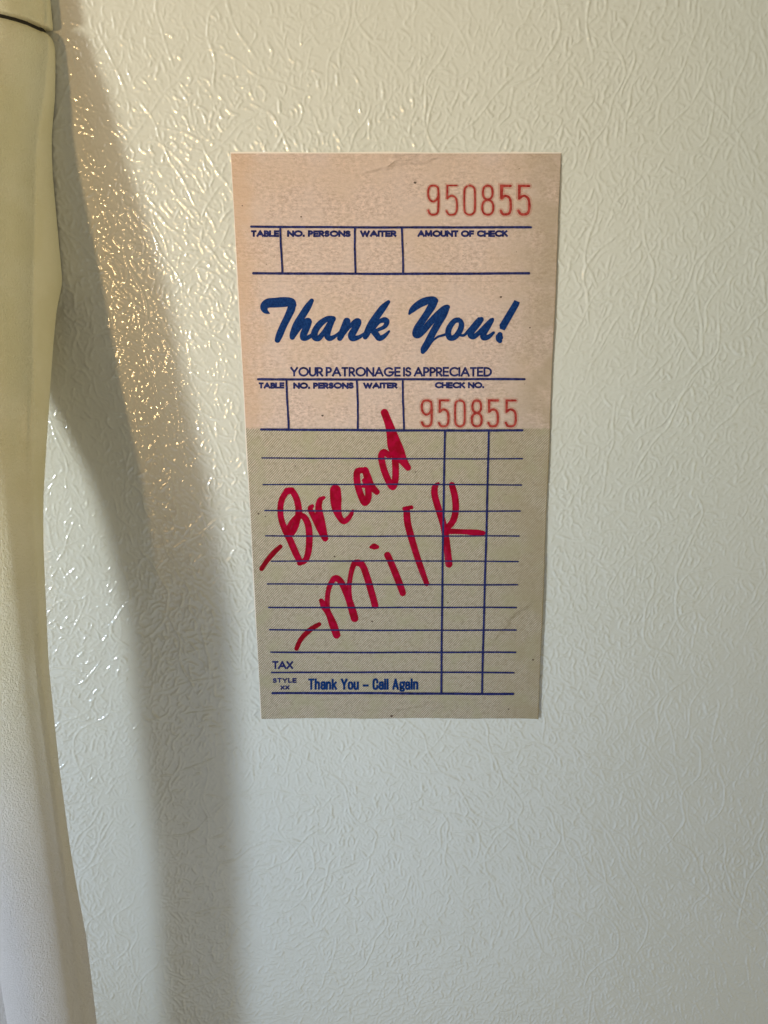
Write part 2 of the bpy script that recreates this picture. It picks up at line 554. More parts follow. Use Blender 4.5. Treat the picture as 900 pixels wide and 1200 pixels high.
# z (mm) -> depth of the back of the right side wall, depth of its front arris
BACK = [(-400, 28), (-240, 34), (-160, 35.5), (-119, 35), (-89, 34.4), (-57, 29.7), (-44, 26.5), (-16.3, 15.3), (-6.3, 11), (2.7, 6.7), (10, 1.2), (11, .6), (70, .5), (200, .5)]
FRONT = [(-400, 30), (-207, 37.5), (-143, 39.5), (-91, 40), (-47, 34.7), (-16, 26.5), (10, 20), (30, 14), (50, 9), (66, 6), (75, 4), (200, 4)]
CROWN = [(-400, 36), (-240, 43), (-150, 45), (-91, 45), (-47, 42), (-16, 38.5), (10, 36), (32, 31), (52, 25), (66, 18), (76, 15), (200, 15)]
SLANT = [(-400, 3), (-207, 2.4), (-175, 2.4), (-146, .7), (-119, 0), (200, 0)]
RIGHT = [(-400, -86), (-207, -87), (-175, -87), (-146, -88.7), (-119, -89.4), (12, -89.4), (39, -89.3), (48, -88.6), (58, -86.6), (68, -85.5), (75, -85.4), (200, -85.7)]


def section(z, shrink=0.0, top=False):
    """(x, depth) loop in mm, anticlockwise from the back right"""
    b = smooth_tab(BACK, z, 1.2); f = smooth_tab(FRONT, z, 7); c = smooth_tab(CROWN, z, 10)
    xr = smooth_tab(RIGHT, z, 3) - shrink
    wd = 29.0 - shrink
    xl = xr - wd
    f = max(f - shrink * .6, b + .8); c = max(c - shrink, f + .5)
    pts = []
    r = min(1.5, max(.5, (f - b) * .25))
    pts.append((xr - .2, b))
    pts.append((xr, b + min(.5, (f - b) * .3)))
    xr0 = xr; xr = xr - interp(SLANT, z); wd = wd - (xr0 - xr)
    pts.append((xr, f - r))
    pts.append((xr - .25 * r, f - .25 * r))
    # convex front from the right arris up to the crown and down the left
    n = 16
    for i in range(n + 1):
        t = i / n
        x = xr - r * .9 - t * (wd - r * .9 - 1.0)
        if t < .45:
            k = math.sin(t / .45 * math.pi / 2) ** .62
            y = f + .05 + (c - f) * k
        else:
            k = (t - .45) / .55
            y = c - (c - (b * .55 + f * .45)) * (1 - math.cos(k * math.pi / 2)) ** 1.0
        pts.append((x, y))
    lb = b * .82 + f * .0
    pts.append((xl, (pts[-1][1] + b) / 2))
    pts.append((xl + .6, b + min(4.5, b * .14)))
    return pts


def loft(name, zs, mat, shrinks, parent):
    rings = []
    for z, s in zip(zs, shrinks):
        rings.append([Vector((x / 1000, -d / 1000, z / 1000)) for x, d in section(z, s)])
    n = len(rings[0])
    vs = [v for r in rings for v in r]
    fs = []
    for i in range(len(rings) - 1):
        for j in range(n):
            a = i * n + j; b_ = i * n + (j + 1) % n
            fs.append((a, b_, b_ + n, a + n))
    fs.append(tuple(range(n))[::-1])
    fs.append(tuple(range((len(rings) - 1) * n, len(rings) * n)))
    m = mesh_from(name, vs, fs, True)
    o = kid(name, m, mat, parent)
    bb = bmesh.new(); bb.from_mesh(m)
    bmesh.ops.recalc_face_normals(bb, faces=bb.faces)
    for e in bb.edges:
        if len(e.link_faces) == 2 and e.calc_face_angle(0) > math.radians(55): e.smooth = False
    bb.to_mesh(m); bb.free()
    return o


ZSEAM = 72.4
zs = []; z = -330.0
while z < ZSEAM - 4.5:
    zs.append(z); z += 2.0 if z > -40 else 4.0
sh = [0.0] * len(zs)
for k in range(9):                              # rolled-over top end
    a = k / 8 * math.pi / 2
    zs.append(ZSEAM - 4.2 + 3.9 * math.sin(a)); sh.append(1.9 * (1 - math.cos(a)))
grip = loft('handle', zs, M_HANDLE, sh, fridge)
zs2 = [ZSEAM + .75, ZSEAM + .9, ZSEAM + 1.3] + [ZSEAM + 2 + 4 * i for i in range(30)]
sh2 = [.55, .2, 0.0] + [0.0] * 30
cap = loft('handle_cap', zs2, M_HANDLE, [s + .15 for s in sh2], fridge)
cap['label'] = 'upper handle section above the dark seam'
core = loft('seam_spacer', [ZSEAM - .45, ZSEAM + .9], M_GAP, [2.2, 2.2], fridge)

# ------------------------------------------------------------------ the guest check
TL, TR, BR, BL = (270, 178.5), (657.5, 178.5), (630, 841), (306, 841)


def on_sheet(u, v):
    l = (TL[0] + (BL[0] - TL[0]) * v, TL[1] + (BL[1] - TL[1]) * v)
    r = (TR[0] + (BR[0] - TR[0]) * v, TR[1] + (BR[1] - TR[1]) * v)
    return l[0] + (r[0] - l[0]) * u, l[1] + (r[1] - l[1]) * u


CORN = [P(*c) for c in (TL, TR, BR, BL)]
XL_, XR_ = (CORN[0].x + CORN[3].x) / 2, (CORN[1].x + CORN[2].x) / 2
ZT, ZB = CORN[0].z, CORN[2].z


def sheet_depth(x, z):
    """height of the back of the sheet over the door, metres"""
    u = (x - XL_) / (XR_ - XL_); v = (ZT - z) / (ZT - ZB)
    d = .00020
    d += .00055 * max(0, u - .80) ** 2 / .04 * (.25 + max(0, v - .1))      # right side lifts
    d += .00040 * max(0, .14 - u) ** 2 / .0196 * max(0, v - .25)            # lower left lifts
    d += .00012 * math.sin(u * 7 + 1) * math.sin(v * 9 + .4) + .00005 * math.sin(v * 31 + u * 5)
    d += .00030 * max(0, v - .93) / .07 * .4
    return max(d, .00018)


TK = .00012
NX, NZ = 72, 130
front = []; back = []
rg = random.Random(9)
jit = {}
for j in range(NZ + 1):
    for i in range(NX + 1):
        u, v = i / NX, j / NZ
        if i == 1: u = .0024
        if i == NX - 1: u = 1 - .0040
        if j == 1: v = .0021
        if j == NZ - 1: v = 1 - .0010
        p0, p1, p2, p3 = CORN
        q = (p0 * (1 - u) + p1 * u) * (1 - v) + (p3 * (1 - u) + p2 * u) * v
        e = .00010
        if i in (0, NX): q.x += e * math.sin(v * 23 + i) + rg.uniform(-.00004, .00004)
        if j in (0, NZ): q.z += e * math.sin(u * 17 + j) + rg.uniform(-.00004, .00004)
        d = sheet_depth(q.x, q.z)
        front.append(Vector((q.x, -(d + TK), q.z)))
        back.append(Vector((q.x, -d, q.z)))
vs = front + back
nF = len(front)
fs = []; mi = []
W_ = NX + 1
for j in range(NZ):
    for i in range(NX):
        a = j * W_ + i
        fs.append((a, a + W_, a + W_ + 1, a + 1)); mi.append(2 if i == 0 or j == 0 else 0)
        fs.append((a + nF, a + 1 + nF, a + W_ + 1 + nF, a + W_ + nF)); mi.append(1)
for i in range(NX):
    for j0, fl in ((0, 0), (NZ, 1)):
        a = j0 * W_ + i; q4 = (a, a + 1, a + 1 + nF, a + nF)
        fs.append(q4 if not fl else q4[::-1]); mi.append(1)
for j in range(NZ):
    for i0, fl in ((0, 1), (NX, 0)):
        a = j * W_ + i0; q4 = (a, a + W_, a + W_ + nF, a + nF)
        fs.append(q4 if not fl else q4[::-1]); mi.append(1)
pm = mesh_from('guest_check', vs, fs)
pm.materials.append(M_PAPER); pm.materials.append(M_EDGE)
pm.materials.append(plain('highlight_rim', (.80, .70, .60), .6))  # edge highlight painted in as a paler strip along top and left
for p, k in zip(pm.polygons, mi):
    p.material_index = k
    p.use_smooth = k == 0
check = bpy.data.objects.new('guest_check', pm)
sc.collection.objects.link(check)
check['label'] = 'paper restaurant guest check with red handwritten Bread and Milk stuck on the refrigerator door'
check['category'] = 'guest check'


# --- ink laid on the sheet
STEP = 9e-6


def paper_pt(px, py, lvl):
    q = P(px, py, .0005)
    d = sheet_depth(q.x, q.z) + TK
    q = P(px, py, d)
    return Vector((q.x, -(d + 2.2e-5 + STEP * lvl), q.z))


def catmull(pts, n=6):
    if len(pts) < 3: 
        (a, b) = pts
        k = max(2, int(math.dist(a[:2], b[:2]) / 6))
        return [tuple(a[c] + (b[c] - a[c]) * i / k for c in range(3)) for i in range(k + 1)]
    out = []
    P_ = [pts[0]] + list(pts) + [pts[-1]]
    for i in range(1, len(P_) - 2):
        p0, p1, p2, p3 = P_[i - 1], P_[i], P_[i + 1], P_[i + 2]
        for s in range(n):
            t = s / n
            out.append(tuple(.5 * ((2 * p1[c]) + (-p0[c] + p2[c]) * t + (2 * p0[c] - 5 * p1[c] + 4 * p2[c] - p3[c]) * t * t
                                   + (-p0[c] + 3 * p1[c] - 3 * p2[c] + p3[c]) * t ** 3) for c in range(3)))
    out.append(tuple(pts[-1]))
    return out


class Ink:
    def __init__(s): s.v = []; s.f = []; s.n = 0

    def ribbon(s, pts, cap='round', lvl=None, rough=0.0):
        """pts: (px, py, width)"""
        if lvl is None: lvl = (s.n % 20) * .3
        s.n += 1
        # drop duplicates
        q = [pts[0]]
        for p in pts[1:]:
            if math.dist(p[:2], q[-1][:2]) > .05: q.append(p)
        pts = q
        if len(pts) < 2: return
        base = len(s.v)
        L = []; R = []
        for i, (x, y, w_) in enumerate(pts):
            a = pts[max(0, i - 1)]; b = pts[min(len(pts) - 1, i + 1)]
            tx, ty = b[0] - a[0], b[1] - a[1]
            l = math.hypot(tx, ty) or 1
            tx, ty = tx / l, ty / l
            if rough: w_ = w_ + rg.uniform(-rough, rough)
            # miter at corners
            m = 1.0
            if 0 < i < len(pts) - 1:
                ux, uy = x - a[0], y - a[1]; lu = math.hypot(ux, uy) or 1
                c = (ux * tx + uy * ty) / lu
                m = 1 / max(c, .6)
            L.append((x - ty * w_ / 2 * m, y + tx * w_ / 2 * m)); R.append((x + ty * w_ / 2 * m, y - tx * w_ / 2 * m))
        k_ = .10 if cap == 'round' and len(pts) < 200 else 0.0
        for i, (l, r) in enumerate(zip(L, R)):
            s.v.append(paper_pt(l[0], l[1], lvl + k_ * i)); s.v.append(paper_pt(r[0], r[1], lvl + k_ * i))
        for i in range(len(pts) - 1):
            a = base + 2 * i
            s.f.append((a, a + 1, a + 3, a + 2))
        if cap == 'round':
            for end in (0, len(pts) - 1):
                x, y, w_ = pts[end]
                o = pts[1] if end == 0 else pts[-2]
                ang = math.atan2(y - o[1], x - o[0])
                b0 = len(s.v); n = 9; lv_ = lvl + k_ * end + .04
                s.v.append(paper_pt(x, y, lv_))
                for k in range(n + 1):
                    t = ang - math.pi / 2 + math.pi * k / n
                    rr = w_ / 2
                    s.v.append(paper_pt(x + math.cos(t) * rr, y + math.sin(t) * rr, lv_))
                for k in range(n): s.f.append((b0, b0 + 1 + k, b0 + 2 + k))

    def poly(s, pts, lvl=0):
        b0 = len(s.v)
        s.v += [paper_pt(x, y, lvl) for x, y in pts]
        s.f.append(tuple(range(b0, b0 + len(pts))))

    def build(s, name, mat, label=None, lift=0.0):
        vs = [v + Vector((0, -lift, 0)) for v in s.v]
        m = mesh_from(name, vs, s.f)
        bb = bmesh.new(); bb.from_mesh(m)
        bb.normal_update()
        for f in bb.faces:
            if f.normal.y > 0: f.normal_flip()
        bb.to_mesh(m); bb.free()
        o = link(name, m, mat, check)
        if label: o['label'] = label
        return o


# stroke alphabet on a unit-high cell; ('w', strokes)
def arc(cx, cy, rx, ry, a0, a1, n=12):
    return [(cx + rx * math.cos(math.radians(a0 + (a1 - a0) * i / n)), cy + ry * math.sin(math.radians(a0 + (a1 - a0) * i / n)))
            for i in range(n + 1)]


O_ = lambda w_: [arc(w_ / 2, .5, w_ / 2, .5, 90, 450, 24)]
CAPS = {
    'A': (.86, [[(0, 0), (.43, 1)], [(.86, 0), (.43, 1)], [(.16, .33), (.70, .33)]]),
    'B': (.56, [[(0, 0), (0, 1)], [(0, 1), (.26, 1)] + arc(.26, .76, .24, .24, 90, -90, 8) + [(0, .52)],
                [(0, .52), (.28, .52)] + arc(.28, .26, .28, .26, 90, -90, 8) + [(0, 0)]]),
    'C': (.84, [arc(.50, .5, .50, .5, 48, 312, 18)]),
    'D': (.76, [[(0, 0), (0, 1)], [(0, 1), (.26, 1)] + arc(.26, .5, .5, .5, 90, -90, 14) + [(0, 0)]]),
    'E': (.52, [[(0, 0), (0, 1)], [(0, 1), (.52, 1)], [(0, .5), (.48, .5)], [(0, 0), (.52, 0)]]),
    'F': (.50, [[(0, 0), (0, 1)], [(0, 1), (.50, 1)], [(0, .5), (.45, .5)]]),
    'G': (.98, [arc(.50, .5, .50, .5, 45, 350, 20), [(.54, .46), (1.0, .46)]]),
    'H': (.68, [[(0, 0), (0, 1)], [(.68, 0), (.68, 1)], [(0, .5), (.68, .5)]]),
    'I': (.0, [[(0, 0), (0, 1)]]),
    'K': (.64, [[(0, 0), (0, 1)], [(.58, 1), (.02, .46)], [(.20, .60), (.64, 0)]]),
    'L': (.46, [[(0, 1), (0, 0)], [(0, 0), (.46, 0)]]),
    'M': (.96, [[(.04, 0), (.10, 1)], [(.10, 1), (.48, .12)], [(.48, .12), (.86, 1)], [(.86, 1), (.92, 0)]]),
    'N': (.74, [[(0, 0), (0, 1)], [(0, 1), (.74, 0)], [(.74, 0), (.74, 1)]]),
    'O': (1.0, O_(1.0)),
    'P': (.50, [[(0, 0), (0, 1)], [(0, 1), (.22, 1)] + arc(.22, .72, .28, .28, 90, -90, 8) + [(0, .44)]]),
    'R': (.56, [[(0, 0), (0, 1)], [(0, 1), (.24, 1)] + arc(.24, .72, .28, .28, 90, -90, 8) + [(0, .44)], [(.22, .44), (.56, 0)]]),
    'S': (.50, [[(.46, .86)] + arc(.25, .76, .22, .24, 50, 250, 9)[0:] + arc(.24, .26, .26, .26, 62, -150, 10)]),
    'T': (.58, [[(0, 1), (.58, 1)], [(.29, 1), (.29, 0)]]),
    'U': (.66, [[(0, 1), (0, .33)] + arc(.33, .33, .33, .33, 180, 360, 10) + [(.66, 1)]]),
    'W': (1.14, [[(0, 1), (.30, 0)], [(.30, 0), (.57, .92)], [(.57, .92), (.84, 0)], [(.84, 0), (1.14, 1)]]),
    'X': (.68, [[(.02, 0), (.66, 1)], [(.66, 0), (.02, 1)]]),
    'Y': (.70, [[(0, 1), (.35, .46)], [(.70, 1), (.35, .46)], [(.35, .46), (.35, 0)]]),
    '.': (.04, [[(.02, -.02), (.02, .10)]]),
}
# narrow bold lower case (x-height .68)
xh = .69
n_arch = [(0, .40), (.03, .56), (.12, xh), (.20, xh), (.29, xh - .03), (.32, .52), (.32, 0)]
NARROW = {
    'T': (.42, [[(0, 1), (.42, 1)], [(.21, 1), (.21, 0)]]),
    'Y': (.46, [[(0, 1), (.23, .42)], [(.46, 1), (.23, .42)], [(.23, .42), (.23, 0)]]),
    'C': (.36, [[(.36, .68), (.36, .84), (.27, 1), (.11, 1), (0, .84), (0, .16), (.11, 0), (.27, 0), (.36, .16), (.36, .32)]]),
    'A': (.46, [[(0, 0), (.23, 1)], [(.46, 0), (.23, 1)], [(.10, .28), (.36, .28)]]),
    'h': (.32, [[(0, 0), (0, 1)], n_arch]),
    'n': (.32, [[(0, 0), (0, xh)], n_arch]),
    'k': (.34, [[(0, 0), (0, 1)], [(.32, xh), (.04, .33)], [(.12, .42), (.34, 0)]]),
    'a': (.32, [[(.02, .52), (.05, .64), (.13, xh), (.22, xh), (.31, .60), (.32, 0)],
                [(.31, .40), (.12, .38), (.01, .27), (0, .10), (.10, 0), (.20, 0), (.31, .12)]]),
    'o': (.34, [[(.17, xh), (.06, xh - .04), (0, .50), (0, .18), (.06, .03), (.17, 0), (.28, .03), (.34, .18), (.34, .50), (.28, xh - .04), (.17, xh)]]),
    'u': (.32, [[(0, xh), (0, .14), (.08, 0), (.18, 0), (.30, .14)], [(.32, xh), (.32, 0)]]),
    'l': (.0, [[(0, 0), (0, 1)]]),
    'i': (.0, [[(0, 0), (0, xh)], [(0, .86), (0, 1.02)]]),
    'g': (.33, [[(.17, xh), (.06, .66), (0, .55), (0, .38), (.06, .27), (.17, .24), (.28, .27), (.33, .38), (.33, .55), (.28, .66), (.17, xh)],
                [(.24, .66), (.40, .72)],
                [(.06, .28), (.0, .16), (.10, .07), (.28, .05), (.35, -.06), (.28, -.20), (.10, -.21), (.0, -.12), (.06, .02)]]),
    '-': (.40, [[(0, .36), (.40, .36)]]),
}


def width(t, font, gap, space):
    w_ = 0
    for ch in t:
        w_ += (space if ch == ' ' else font[ch][0] + gap)
    return w_ - gap


def write(ink, text, x0, x1, y0, y1, stroke, font=CAPS, gap=.30, space=.45, slope=0.0):
    """text between x0..x1, cap height y0 (top) .. y1 (bottom); slope: px down per px right"""
    sx = (x1 - x0 - stroke) / width(text, font, gap, space)
    H = y1 - y0 - stroke
    cx = x0 + stroke / 2
    for ch in text:
        if ch == ' ': cx += space * sx; continue
        w_, sts = font[ch]
        jx, jy = rg.uniform(-.12, .12), rg.uniform(-.12, .12)
        for st in sts:
            pts = []
            for i, (a, b) in enumerate(st):
                X = cx + a * sx + jx; Y = y1 - stroke / 2 - b * H + jy
                pts.append((X, Y + (X - x0) * slope, stroke))
            # straight strokes run half a stroke past their ends
            if len(st) >= 2 and st[0] != st[-1]:
                for e, o in ((0, 1), (-1, -2)):
                    dx, dy = pts[e][0] - pts[o][0], pts[e][1] - pts[o][1]
                    l = math.hypot(dx, dy) or 1
                    k = stroke * .42
                    pts[e] = (pts[e][0] + dx / l * k, pts[e][1] + dy / l * k, stroke)
            if len(st) > 4 and font is NARROW: pts = catmull(pts, 4)
            ink.ribbon(pts, cap='butt', rough=stroke * .05)
        cx += (w_ + gap) * sx


def rule(ink, x0, y0, x1, y1, w_, cap='round'):
    n = max(3, int(math.dist((x0, y0), (x1, y1)) / 5))
    ph = rg.uniform(0, 6)
    vert = abs(y1 - y0) > abs(x1 - x0)
    pts = []
    for i in range(n + 1):
        t = i / n
        k = .30 * math.sin(t * 5 + ph) + .10 * math.sin(t * 19 + ph)
        pts.append((x0 + (x1 - x0) * t + (k if vert else 0), y0 + (y1 - y0) * t + (0 if vert else k), w_ * rg.uniform(.90, 1.08)))
    ink.ribbon(pts, cap=cap, lvl=11 + (2 if vert else 0) + ink.n % 2 * .5)


# ---- marker handwriting (below the rules in stack so the rules read through it)
def mk(ink, pts, **k): ink.ribbon(catmull([tuple(p) for p in pts], 7), **k)


bread = Ink()
mk(bread, [(342, 574.5, 7), (335, 577.5, 7.2), (329.8, 587, 7.3), (328.5, 599, 7.3), (330, 610, 7.3), (334.5, 622, 7.6), (340, 633, 8), (346, 647, 8), (352, 659, 7)])
mk(bread, [(336, 575, 7), (341.5, 575, 7.2), (346, 581, 7.6), (349, 590, 7.8), (350, 601, 8), (347, 612, 8), (343, 621, 7.6), (338, 626, 7)])
mk(bread, [(337, 620, 6), (343, 611, 6.5), (350, 604.5, 6.6), (356.5, 606, 7.4), (361, 615, 8), (362.5, 629, 8), (361.5, 645, 7.8), (358, 656, 7), (351, 660, 6)])
mk(bread, [(349, 604, 6), (347, 614, 8), (343, 624, 7)])
mk(bread, [(366, 593, 4.5), (363.5, 596.5, 6.5), (368, 606, 7), (375, 620, 8), (381, 631, 7.4)])
mk(bread, [(379.5, 583, 4), (375, 586.5, 7), (373.3, 595, 8), (375.5, 609, 10), (378.5, 622, 9), (381, 631, 7.4)])
mk(bread, [(393, 574.5, 13), (393.6, 585, 13.5), (394.5, 596, 11), (398, 606, 7.5), (403, 611, 7), (408.5, 607, 6.2), (412.5, 601, 4.5), (413.5, 598, 2.5)])
mk(bread, [(427.5, 551, 7), (419.5, 552, 7.5), (418, 558, 8), (419.5, 570, 8), (423.5, 582, 8), (427.5, 589, 8), (431.5, 583, 8), (431, 571, 7.5), (427, 563, 6)])
mk(bread, [(428, 551, 8), (431, 560, 9), (434.5, 569, 9), (441.5, 576.5, 7)])
mk(bread, [(425, 570, 3.5), (429, 570, 3.5)])
mk(bread, [(456, 534, 7), (450, 530, 8), (446.8, 535, 8), (449.5, 549, 8), (455, 563, 8), (460, 570.5, 8), (463, 563, 8), (463.5, 548, 8), (462.5, 532, 8)])
mk(bread, [(450.5, 483.5, 9), (455, 495, 9.5), (459, 508, 12.5), (462.5, 522, 17), (467, 532, 16), (473, 541, 10), (478, 548, 7.5)])
bread.build('handwritten_word', M_MARK, 'handwritten word Bread in red marker')

milk = Ink()
mk(milk, [(376.5, 704, 5.5), (380, 710, 9), (385, 719, 7.5), (390, 731, 9.5), (394.5, 744, 9)])
mk(milk, [(384, 714, 5.5), (383.5, 704, 6), (384.5, 693, 6), (388, 683, 6.5), (393, 677.5, 7.5), (399, 681, 7.5), (404, 691, 7.5), (409, 703, 8), (413, 716, 9), (415.5, 724.5, 9)])
mk(milk, [(409.5, 700, 6.5), (409, 688, 6), (411.5, 671, 6), (415, 661, 7), (419.5, 659.5, 8), (425, 663, 8), (430, 676, 8), (435, 693, 8), (439.5, 709.5, 8)])
mk(milk, [(454, 650.5, 8), (458, 659, 8), (465, 676, 8.3), (470, 689, 8), (472, 695, 7.6)])
mk(milk, [(435, 641, 4.5), (438.5, 640.5, 7.6), (442, 641, 5)])
mk(milk, [(473.5, 596, 4.5), (482, 594.5, 5)])
mk(milk, [(476.5, 597, 8), (477.5, 612, 8.4), (482, 630, 8.2), (488, 650, 7.6), (494.5, 669, 7.2), (500, 684, 6)])
mk(milk, [(513.5, 566.5, 3.5), (509.5, 571.5, 7.5), (509.5, 581, 8), (514, 597, 8), (519.5, 615, 8), (523, 634, 8), (526, 661, 8.5)])
mk(milk, [(529.5, 568.5, 7.5), (533, 582, 8), (534, 597, 8), (531, 610, 7.8), (524, 619, 7)])
mk(milk, [(521, 622.5, 7), (540, 623, 6), (558, 624, 7), (566, 624.5, 5.5)])
milk.build('handwritten_word', M_MARK, 'handwritten word Milk in red marker')

for pts, lab in ([[(306.5, 666.5, 5.6), (313, 657, 6), (321, 647.5, 6), (328.5, 640.5, 5.4)], 'red marker dash before Bread'],
                 [[(347.5, 760, 5.4), (353, 748.5, 5.8), (363.5, 738, 6.2), (374, 731.5, 5.2)], 'red marker dash before Milk']):
    k = Ink(); mk(k, pts); k.build('handwritten_dash', M_MARK_DARK, lab)

dry = Ink()
for pts in ([(412, 668, .9), (409.5, 683, 1.0), (409, 698, .8)], [(386, 690, .8), (384.5, 702, 1.0), (386, 714, .8)], [(522, 640, 1.0), (523.5, 662, 1.6)],
            [(492, 668, .8), (496, 680, 1.4)], [(344, 612, .8), (341, 619, 1.2)], [(511, 568, 1.2), (510, 573, 1.6)]):
    dry.ribbon(catmull(pts, 4), lvl=10)
dry.build('dry_streaks', M_LIGHTSTREAK, 'pale dry streaks in the marker strokes')['kind'] = 'stuff'
fl = Ink()
for x_, y_, r_ in ((486.5, 214, 1.6), (621, 384, .9), (378, 487, 1.3), (587, 348, 1.4), (392, 652, 1.0), (436, 728, 1.0), (624.5, 773, 1.1), (459, 839, 1.6),
                   (303, 602, 1.1), (311, 605, .8), (581, 480, .7), (346, 546, .8), (487, 553, .7), (353, 254, 1.0), (284, 241, .7), (525, 706, .7), (600, 712, .8), (596, 831, .9)):
    fl.ribbon([(x_ - r_ * .5, y_, r_ * 1.3), (x_, y_ + .2, r_ * 1.6), (x_ + r_ * .5, y_ - .2, r_ * 1.1)], lvl=3)
o_ = fl.build('flecks', plain('fleck', (.10, .06, .04), .8), 'small dark flecks in the paper')
o_['kind'] = 'stuff'

# ---- ruled lines
r1 = Ink()
rule(r1, 294.5, 265.8, 622, 266.8, 2.9); rule(r1, 297, 320.6, 619.5, 320.6, 3.0)
for x0, x1 in ((328.5, 330.6), (415.8, 416.2), (471.2, 472.2)): rule(r1, x0, 266, x1, 320, 2.3, 'butt')
r1.build('ruled_table', M_NAVY, 'upper ruled box row')
r2 = Ink()
rule(r2, 302.5, 444.3, 614.5, 444.6, 2.9); rule(r2, 306, 503.6, 612, 504.4, 2.9)
for x0, x1 in ((335.8, 338), (418.2, 419.6), (472, 473)): rule(r2, x0, 445, x1, 503, 2.3, 'butt')
r2.build('ruled_table', M_NAVY, 'lower ruled box row')
for x0, x1, y, w_ in ((307, 612, 537, 1.7), (308.5, 611, 567.5, 1.7), (310.5, 609.5, 598.5, 1.8), (311.5, 608, 627.8, 1.6), (318, 607, 657.2, 1.6),
                      (313.5, 606.3, 684.5, 1.7), (315, 604.8, 711.5, 1.8), (316, 604.6, 738, 1.8), (317.5, 604, 764, 2.0), (318.5, 602, 787.5, 2.0), (319.5, 601, 812.2, 2.8)):
    k = Ink(); rule(k, x0, y, x1, y + .5, w_)
    k.build('ruled_line', M_NAVY)
for x0, x1, w_ in ((521, 516.8, 2.4), (572.5, 565, 2.4)):
    k = Ink(); rule(k, x0, 504.5, x1, 812, w_, 'butt')
    k.n += 1
    k.build('column_line', M_NAVY, lift=1e-5)

# ---- small print
t = Ink()
write(t, 'TABLE', 294, 327.2, 269.8, 277.8, 2.45, gap=.28)
write(t, 'NO. PERSONS', 336.3, 411, 269.9, 277.8, 2.45, gap=.28)
write(t, 'WAITER', 421.8, 464.8, 269.9, 277.8, 2.45, gap=.26)
write(t, 'AMOUNT OF CHECK', 489, 595.3, 269.8, 277.8, 2.4, gap=.26)
t.build('column_headings', M_NAVY, 'printed words TABLE, NO. PERSONS, WAITER and AMOUNT OF CHECK')
t = Ink()
write(t, 'TABLE', 303, 333.4, 448.1, 455.5, 2.3, gap=.28)
write(t, 'NO. PERSONS', 343.5, 414.5, 448.1, 455.7, 2.35, gap=.28)
write(t, 'WAITER', 425.5, 465.8, 448.1, 455.4, 2.3, gap=.26)
write(t, 'CHECK NO.', 509.5, 567.5, 447.7, 455.2, 2.3, gap=.26)
t.build('column_headings', M_NAVY, 'printed words TABLE, NO. PERSONS, WAITER and CHECK NO.')
t = Ink()
write(t, 'YOUR PATRONAGE IS APPRECIATED', 340, 576.5, 430.0, 441.4, 2.35, gap=.235, space=.26)
t.build('printed_line', M_NAVY, 'printed words YOUR PATRONAGE IS APPRECIATED')
t = Ink()
write(t, 'TAX', 319, 343.8, 774.6, 784.2, 2.2, gap=.14)
t.build('printed_line', M_NAVY, 'printed word TAX')
t = Ink()
write(t, 'STYLE', 319.5, 347.6, 794.4, 800.2, 1.6, gap=.30)
write(t, 'XX', 328.5, 339.6, 803, 808.2, 1.55, gap=.30)
t.build('printed_line', M_NAVY, 'printed words STYLE XX')
t = Ink()
write(t, 'Thank You - Call Again', 361, 490.2, 795, 808.4, 2.5, font=NARROW, gap=.235, space=.34)
t.build('printed_line', M_BLUE, 'printed words Thank You - Call Again')

# ---- big script "Thank You!"
s = Ink()


def sk(pts): s.ribbon(catmull(pts, 7))


def z4(l):      # traced from the enlargement of (295,335)-(465,410)
    return [(295 + a * .18889, 335 + b * .18889, c * .18889) for a, b, c in l]


def z5(l):      # traced from the enlargement of (475,340)-(615,420)
    return [(475 + a * .15556, 340 + b * .15556, c * .15556) for a, b, c in l]


sk(z4([(108, 170, 10), (85, 155, 36), (78, 130, 52), (100, 108, 58), (150, 104, 62), (205, 100, 62), (245, 100, 50), (258, 118, 40)]))
sk(z4([(250, 105, 44), (246, 140, 50), (225, 190, 46), (195, 250, 44), (172, 305, 44), (160, 336, 36)]))
sk(z4([(372, 92, 28), (345, 135, 44), (310, 190, 46), (278, 245, 48), (256, 300, 42), (252, 318, 34)]))
sk(z4([(262, 310, 24), (300, 258, 26), (335, 222, 36), (352, 222, 42), (338, 262, 44), (322, 300, 44), (322, 322, 40), (350, 320, 28), (392, 290, 20)]))
sk(z4([(505, 205, 36), (470, 204, 34), (425, 235, 40), (393, 280, 42), (390, 315, 42), (415, 325, 36), (450, 285, 30), (480, 240, 34), (498, 212, 34)]))
sk(z4([(498, 210, 40), (478, 260, 42), (468, 305, 40), (485, 325, 36), (520, 310, 22), (560, 275, 16)]))
sk(z4([(590, 220, 46), (573, 262, 44), (552, 310, 42), (546, 325, 34)]))
sk(z4([(560, 312, 22), (605, 255, 24), (645, 222, 36), (660, 226, 42), (640, 268, 44), (620, 305, 46), (628, 325, 40), (665, 318, 26), (700, 295, 18)]))
sk(z4([(848, 100, 24), (815, 135, 42), (775, 190, 46), (738, 245, 46), (712, 300, 40), (704, 318, 30)]))
sk(z4([(745, 280, 24), (785, 228, 24), (820, 212, 36), (838, 222, 34), (825, 252, 26), (785, 272, 22), (755, 285, 26)]))
sk(z4([(755, 280, 40), (775, 305, 40), (792, 325, 36), (822, 312, 28), (852, 282, 14)]))
